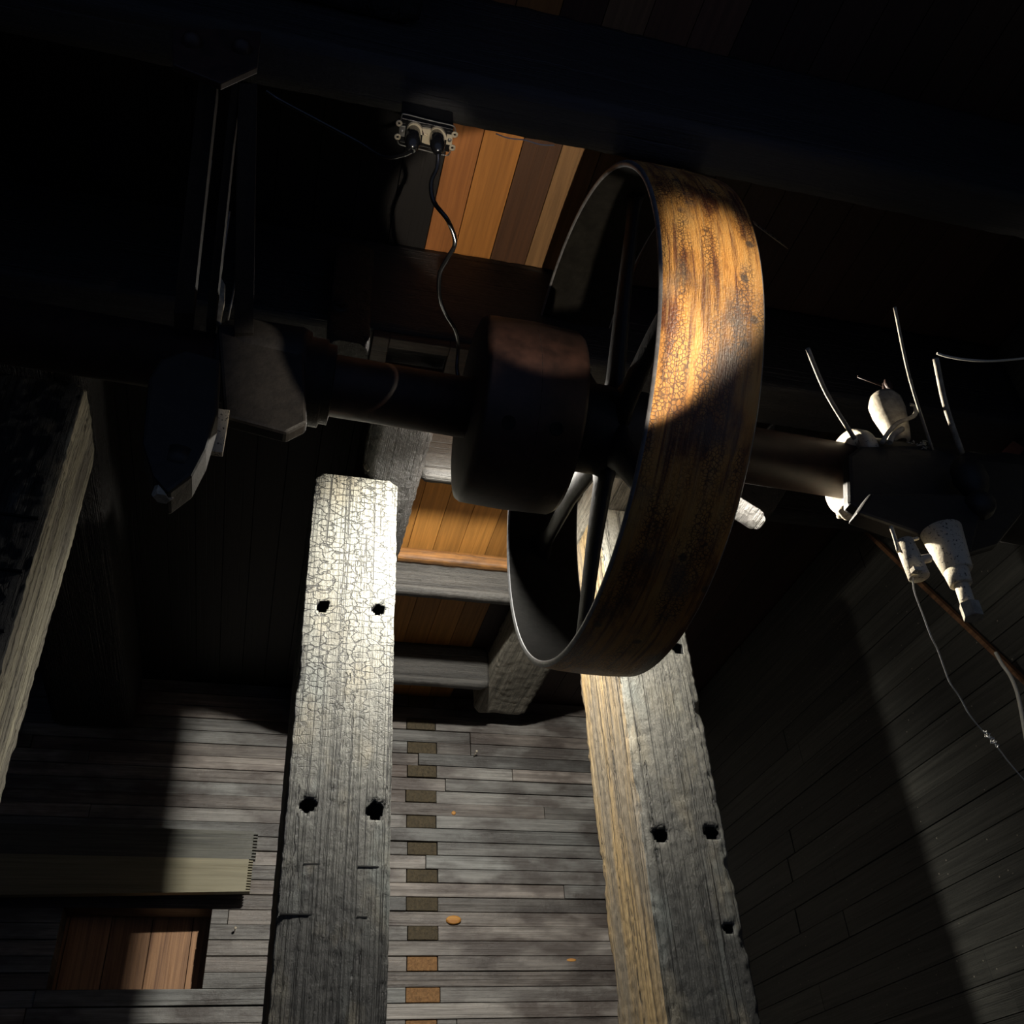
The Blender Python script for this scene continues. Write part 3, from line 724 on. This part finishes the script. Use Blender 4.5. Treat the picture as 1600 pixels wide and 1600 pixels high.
# ================================================================== RIGHT BEARING HANGER
hr = thing('shaft_hanger', (1.4, 1.3, 1.98), 'iron hanger right of the wheel with lit rods, collar and oil cup', 'hanger', 'iron hangers that carry the shaft')
MB().lathe(axc(1.165), d, [(0, 0.058), (0.0, 0.088), (0.004, 0.094), (0.024, 0.094), (0.028, 0.088), (0.028, 0.058)], 48, closed=True).build('collar', m_dust, hr)
MB().lathe(axc(1.20) + Vector((0, 0, 0)), d, [(0, 0.0605), (0, 0.075), (0.02, 0.082), (0.30, 0.088), (0.34, 0.10), (0.52, 0.10), (0.54, 0.08), (0.70, 0.08), (0.70, 0.0605)], 40).build('bearing', m_iron, hr)
def blob(name, px, py, y, rx, ry, rz, mat):
    c = P(px, py, y=y); mb = MB(); n1, n2 = 16, 10
    for i in range(n2 + 1):
        a_ = PI * i / n2
        for k in range(n1):
            q = 2 * PI * k / n1; p_ = Vector((math.sin(a_) * math.cos(q), math.sin(a_) * math.sin(q), math.cos(a_)))
            s_ = 1 + 0.12 * noise.noise(p_ * 3 + c * 9)
            mb.v.append(c + Vector((p_.x * rx * s_, p_.y * ry * s_, p_.z * rz * s_)))
    for i in range(n2):
        for k in range(n1): mb.face([i * n1 + k, i * n1 + (k + 1) % n1, (i + 1) * n1 + (k + 1) % n1, (i + 1) * n1 + k], 0, True)
    return mb.build(name, mat, hr)
blob('lug', 1335, 692, 1.30, 0.020, 0.02, 0.014, m_dust)
blob('lug', 1318, 800, 1.36, 0.014, 0.02, 0.012, m_dust)
MB().tube(S2([P(1312, 797, y=1.35), P(1322, 808, y=1.35), P(1334, 808, y=1.34)], 4), 0.0065, 10).build('oil_pipe', m_dust, hr)
pl([(1326, 710), (1345, 696), (1440, 694), (1530, 715), (1600, 722), (1600, 800), (1560, 850), (1500, 868), (1440, 842), (1352, 800), (1328, 786)], 1.25, 0.03, 'housing_cap', m_iron, hr, 0.008)
blob('boss', 1515, 745, 1.20, 0.036, 0.03, 0.05, m_iron)
blob('boss', 1530, 790, 1.19, 0.03, 0.03, 0.03, m_iron)
# oil cup on top
oc = P(1408, 690, y=1.30)
MB().lathe(oc, (-0.02, 0.0, 1), [(0, 0.012), (0.004, 0.022), (0.03, 0.028), (0.085, 0.037), (0.115, 0.037), (0.122, 0.034), (0.135, 0.028), (0.135, 0)], 32).build('oil_cup', m_dust2, hr)
MB().tube([P(1387, 624, y=1.30), P(1382, 600, y=1.30)], [0.010, 0.006], 10).build('spout', m_shaft, hr)
MB().tube([P(1340, 588, y=1.28), P(1378, 602, y=1.28)], 0.0042, 6, flat=0.5).build('lever', m_shaft, hr)
blob('lever_knob', 1388, 600, 1.28, 0.010, 0.008, 0.016, m_shaft)
MB().tube(S2([P(1378, 692, y=1.24), P(1388, 676, y=1.24), P(1404, 660, y=1.24), P(1428, 650, y=1.24), P(1430, 636, y=1.24), P(1422, 632, y=1.24)], 5), 0.0048, 10, flat=0.6).build('bail', m_dust2, hr)
MB().tube(S2([P(1390, 692, y=1.235), P(1396, 680, y=1.235), P(1410, 670, y=1.235)], 5), 0.006, 10).build('bail', m_dust2, hr)
for pa, pb, y0, y1, r_ in (((1398, 480), (1457, 703), 1.02, 1.25, 0.0032), ((1462, 560), (1503, 708), 1.10, 1.24, 0.0062), ((1262, 545), (1335, 685), 1.12, 1.27, 0.0048)):
    MB().tube(S2([P(pa[0], pa[1], y=y0), P((pa[0] * 0.55 + pb[0] * 0.45) - 3, (pa[1] + pb[1]) / 2, y=(y0 + y1) / 2), P(*pb, y=y1)], 5), r_, 12).build('tie_rod', m_dust2, hr)
mb = MB()
for i in range(26):
    c = P(random.uniform(1425, 1452), random.uniform(690, 702), y=random.uniform(1.22, 1.26)); e_ = c + Vector((random.uniform(-.012, .012), random.uniform(-.005, .005), random.uniform(-.002, .005)))
    mb.tube([c, e_], 0.0011, 5)
q = mb.build('cotton_waste', m_dust, hr)
q['kind'] = 'stuff'
# bolts and cups below
def stub(name, a_, b_, y, r0, r1, mat, n=24, smooth=True):
    p = P(*a_, y=y); q_ = P(*b_, y=y); L = (q_ - p).length
    MB().lathe(p, q_ - p, [(0, 0), (0, r0), (L * 0.97, r1), (L, r1 * 0.93), (L, 0)], n, smooth=smooth).build(name, mat, hr)
yb = 1.17
stub('grease_cup', (1412, 846), (1437, 903), yb, 0.0165, 0.0185, m_dust)
MB().box(P(1425, 0, y=yb).x + 0, P(1425, 0, y=yb).x + 0.001, yb, yb + 0.001, 0, 0.001)
pc = P(1427, 897, y=yb - 0.012); MB().box(pc.x - 0.010, pc.x + 0.006, yb - 0.03, yb - 0.018, pc.z - 0.004, pc.z + 0.004).build('clip', m_dust, hr)
stub('boss', (1470, 830), (1497, 893), yb, 0.037, 0.026, m_dust)
stub('bolt_collar', (1494, 893), (1502, 914), yb, 0.022, 0.019, m_dust)
stub('bolt', (1502, 912), (1514, 948), yb, 0.0125, 0.0125, m_dust)
stub('bolt_head', (1514, 944), (1522, 966), yb, 0.0175, 0.0175, m_dust2, 6, False)
MB().tube(S2([P(1392, 823, y=yb), P(1398, 840, y=yb), P(1404, 862, y=yb)], 4), 0.0036, 10).build('grease_pipe', m_dust, hr)
MB().tube(S2([P(1404, 856, y=yb), P(1416, 847, y=yb), P(1434, 841, y=yb)], 4), 0.0034, 10).build('grease_pipe', m_dust, hr)
stub('pipe_neck', (1437, 875), (1452, 872), yb, 0.008, 0.008, m_dust)
pl([(1340, 800), (1440, 835), (1520, 860), (1538, 790), (1500, 770), (1360, 770)], 1.19, 0.04, 'yoke', m_iron, hr, 0.006)

# ================================================================== WIRES, BATTEN, SMALL THINGS AT THE RIGHT
def spread(pts, ya, yb_):
    n_ = len(pts) - 1
    return [P(a, b, y=ya + (yb_ - ya) * i / n_) for i, (a, b) in enumerate(pts)]
cord('hanging_wire', spread([(1426, 902), (1429, 925), (1441, 958), (1455, 995), (1465, 1015), (1474, 1040), (1484, 1066), (1500, 1090), (1515, 1117), (1535, 1142), (1546, 1152), (1562, 1172), (1582, 1198), (1612, 1232)], 1.17, 1.45),
     0.0013, m_wire, 'thin bright wire hanging from the grease cup down to the right', 'wire')
kn = MB(); c0 = P(1540, 1146, y=1.37); 
kk = []
for i in range(40):
    t_ = i / 39; c_ = P(1538 + 20 * t_, 1143 + 22 * t_, y=1.372); kk.append(c_ + Vector((math.cos(i * 1.3) * 0.004, math.sin(i * 1.7) * 0.004, math.sin(i * 1.3) * 0.004)))
tag(kn.tube(kk, 0.0009, 6).build('wire_knot', m_wire), 'small twisted knot of wire ends partway along the hanging wire', 'wire')
o = MB().tube([P(1335, 812, x=1.925), P(1432, 905, x=1.93), P(1510, 978, x=1.93), P(1605, 1068, x=1.93)], 0.0095, 4, smooth=False).build('wooden_batten', m_batten)
tag(o, 'narrow red-brown batten slanting down right behind the lower bolts', 'batten')
cord('white_cable', spread([(1556, 1020), (1566, 1038), (1578, 1055), (1588, 1078), (1594, 1102), (1600, 1135), (1606, 1170)], 1.88, 1.80), 0.0052, m_white, 'thick white cable at the right edge below the batten', 'cable', 'white cables')
cord('white_cable', spread([(1464, 552), (1480, 557), (1510, 562), (1545, 564), (1580, 562), (1615, 558)], 1.25, 1.25), 0.0030, m_white, 'pale sagging cable at the right edge above the right hanger', 'cable', 'white cables')
# perforated strap iron
a_ = P(1178, 348, y=1.20); b_ = P(1284, 427, y=1.42)
mb = MB().tube([a_, b_], 0.0075, 4, flat=0.15, smooth=False, up=(0, 0, 1)); so = mb.build('strap_iron', m_cream)
tag(so, 'narrow perforated metal strap right of the wheel top', 'strap')
for i in range(14):
    c_ = a_.lerp(b_, (i + 0.7) / 15); dr = (b_ - a_).normalized()
    MB().tube([c_ - dr * 0.004, c_ + dr * 0.004], 0.0034, 4, flat=0.6, smooth=False, up=(0, 0, 1)).build('slot', m_hole, so)
# red-brown board ends at the far right
o = MB().prism([P(1553, 716, y=1.55), P(1584, 688, y=1.55), P(1602, 700, y=1.55), P(1584, 725, y=1.55)], (0, 0.05, 0)).build('red_block', m_copper, bevel=0.002)
tag(o, 'red-brown wooden block end at the right edge, lower of the two', 'block', 'red-brown block ends')
o = MB().prism([P(1583, 682, y=1.6), P(1597, 672, y=1.6), P(1625, 690, y=1.6), P(1603, 700, y=1.6)], (0, 0.05, 0)).build('red_block', m_copper, bevel=0.002)
tag(o, 'red-brown wooden block end at the right edge, upper of the two', 'block', 'red-brown block ends')

# ================================================================== ON THE BACK WALL
# two-tone plate with a toothed right end
YP = 3.80
zt, zm, zb_ = 1.328, 1.222, 1.103
mb = MB()
def teeth(z0_, z1_, xe, n_):
    out_ = []
    for i in range(n_):
        za_ = z0_ + (z1_ - z0_) * i / n_; zb2 = z0_ + (z1_ - z0_) * (i + 1) / n_
        out_ += [(xe, za_), (xe, za_ + (zb2 - za_) * 0.5), (xe + 0.016, za_ + (zb2 - za_) * 0.55), (xe + 0.016, zb2)]
    return out_
pf = thing('toothed_board', (-0.4, YP, zb_), 'two-tone board with a toothed right end on the stacked-board wall, left of the middle post', 'board')
xe = P(388, 1400, y=YP).x - 0.012
up_ = [(-1.0, zm), (-1.0, zt + 0.004)] + teeth(zt, zm, xe + 0.008, 9)
lo_ = [(-1.0, zb_ - 0.03), (-1.0, zm - 0.001)] + teeth(zm - 0.001, zb_, xe, 12)
MB().prism([Vector((x, YP, z)) for x, z in up_], (0, 0.03, 0)).build('upper_strip', m_khaki_d, pf)
MB().prism([Vector((x, YP - 0.004, z)) for x, z in lo_], (0, 0.034, 0)).build('lower_strip', m_khaki, pf)
for zz_ in (1.16, 1.27): MB().box(-0.95, -0.90, YP + 0.035, Y1 - 0.012, zz_ - 0.02, zz_ + 0.02).build('spacer', m_khaki_d, pf)
for px, py, L in ((740, 1183, 0.05), (366, 1456, 0.03)):
    c_ = P(px, py, y=Y1 - 0.004)
    o = thing('nail', c_, 'bent nail sticking out of the stacked boards right of the board ends' if px > 500 else 'nail in the boards just right of the wall opening', 'nail', 'nails in the stacked boards')
    MB().tube([c_ + Vector((0, 0.012, 0)), c_ + Vector((0.003, -L, 0.006))], 0.0022, 8).build('shank', m_dust2, o)
    MB().lathe(c_ + Vector((0.003, -L, 0.006)), (0, -1, 0), [(-0.001, 0), (-0.001, 0.005), (0.002, 0.005), (0.002, 0)], 12).build('head', m_dust2, o)
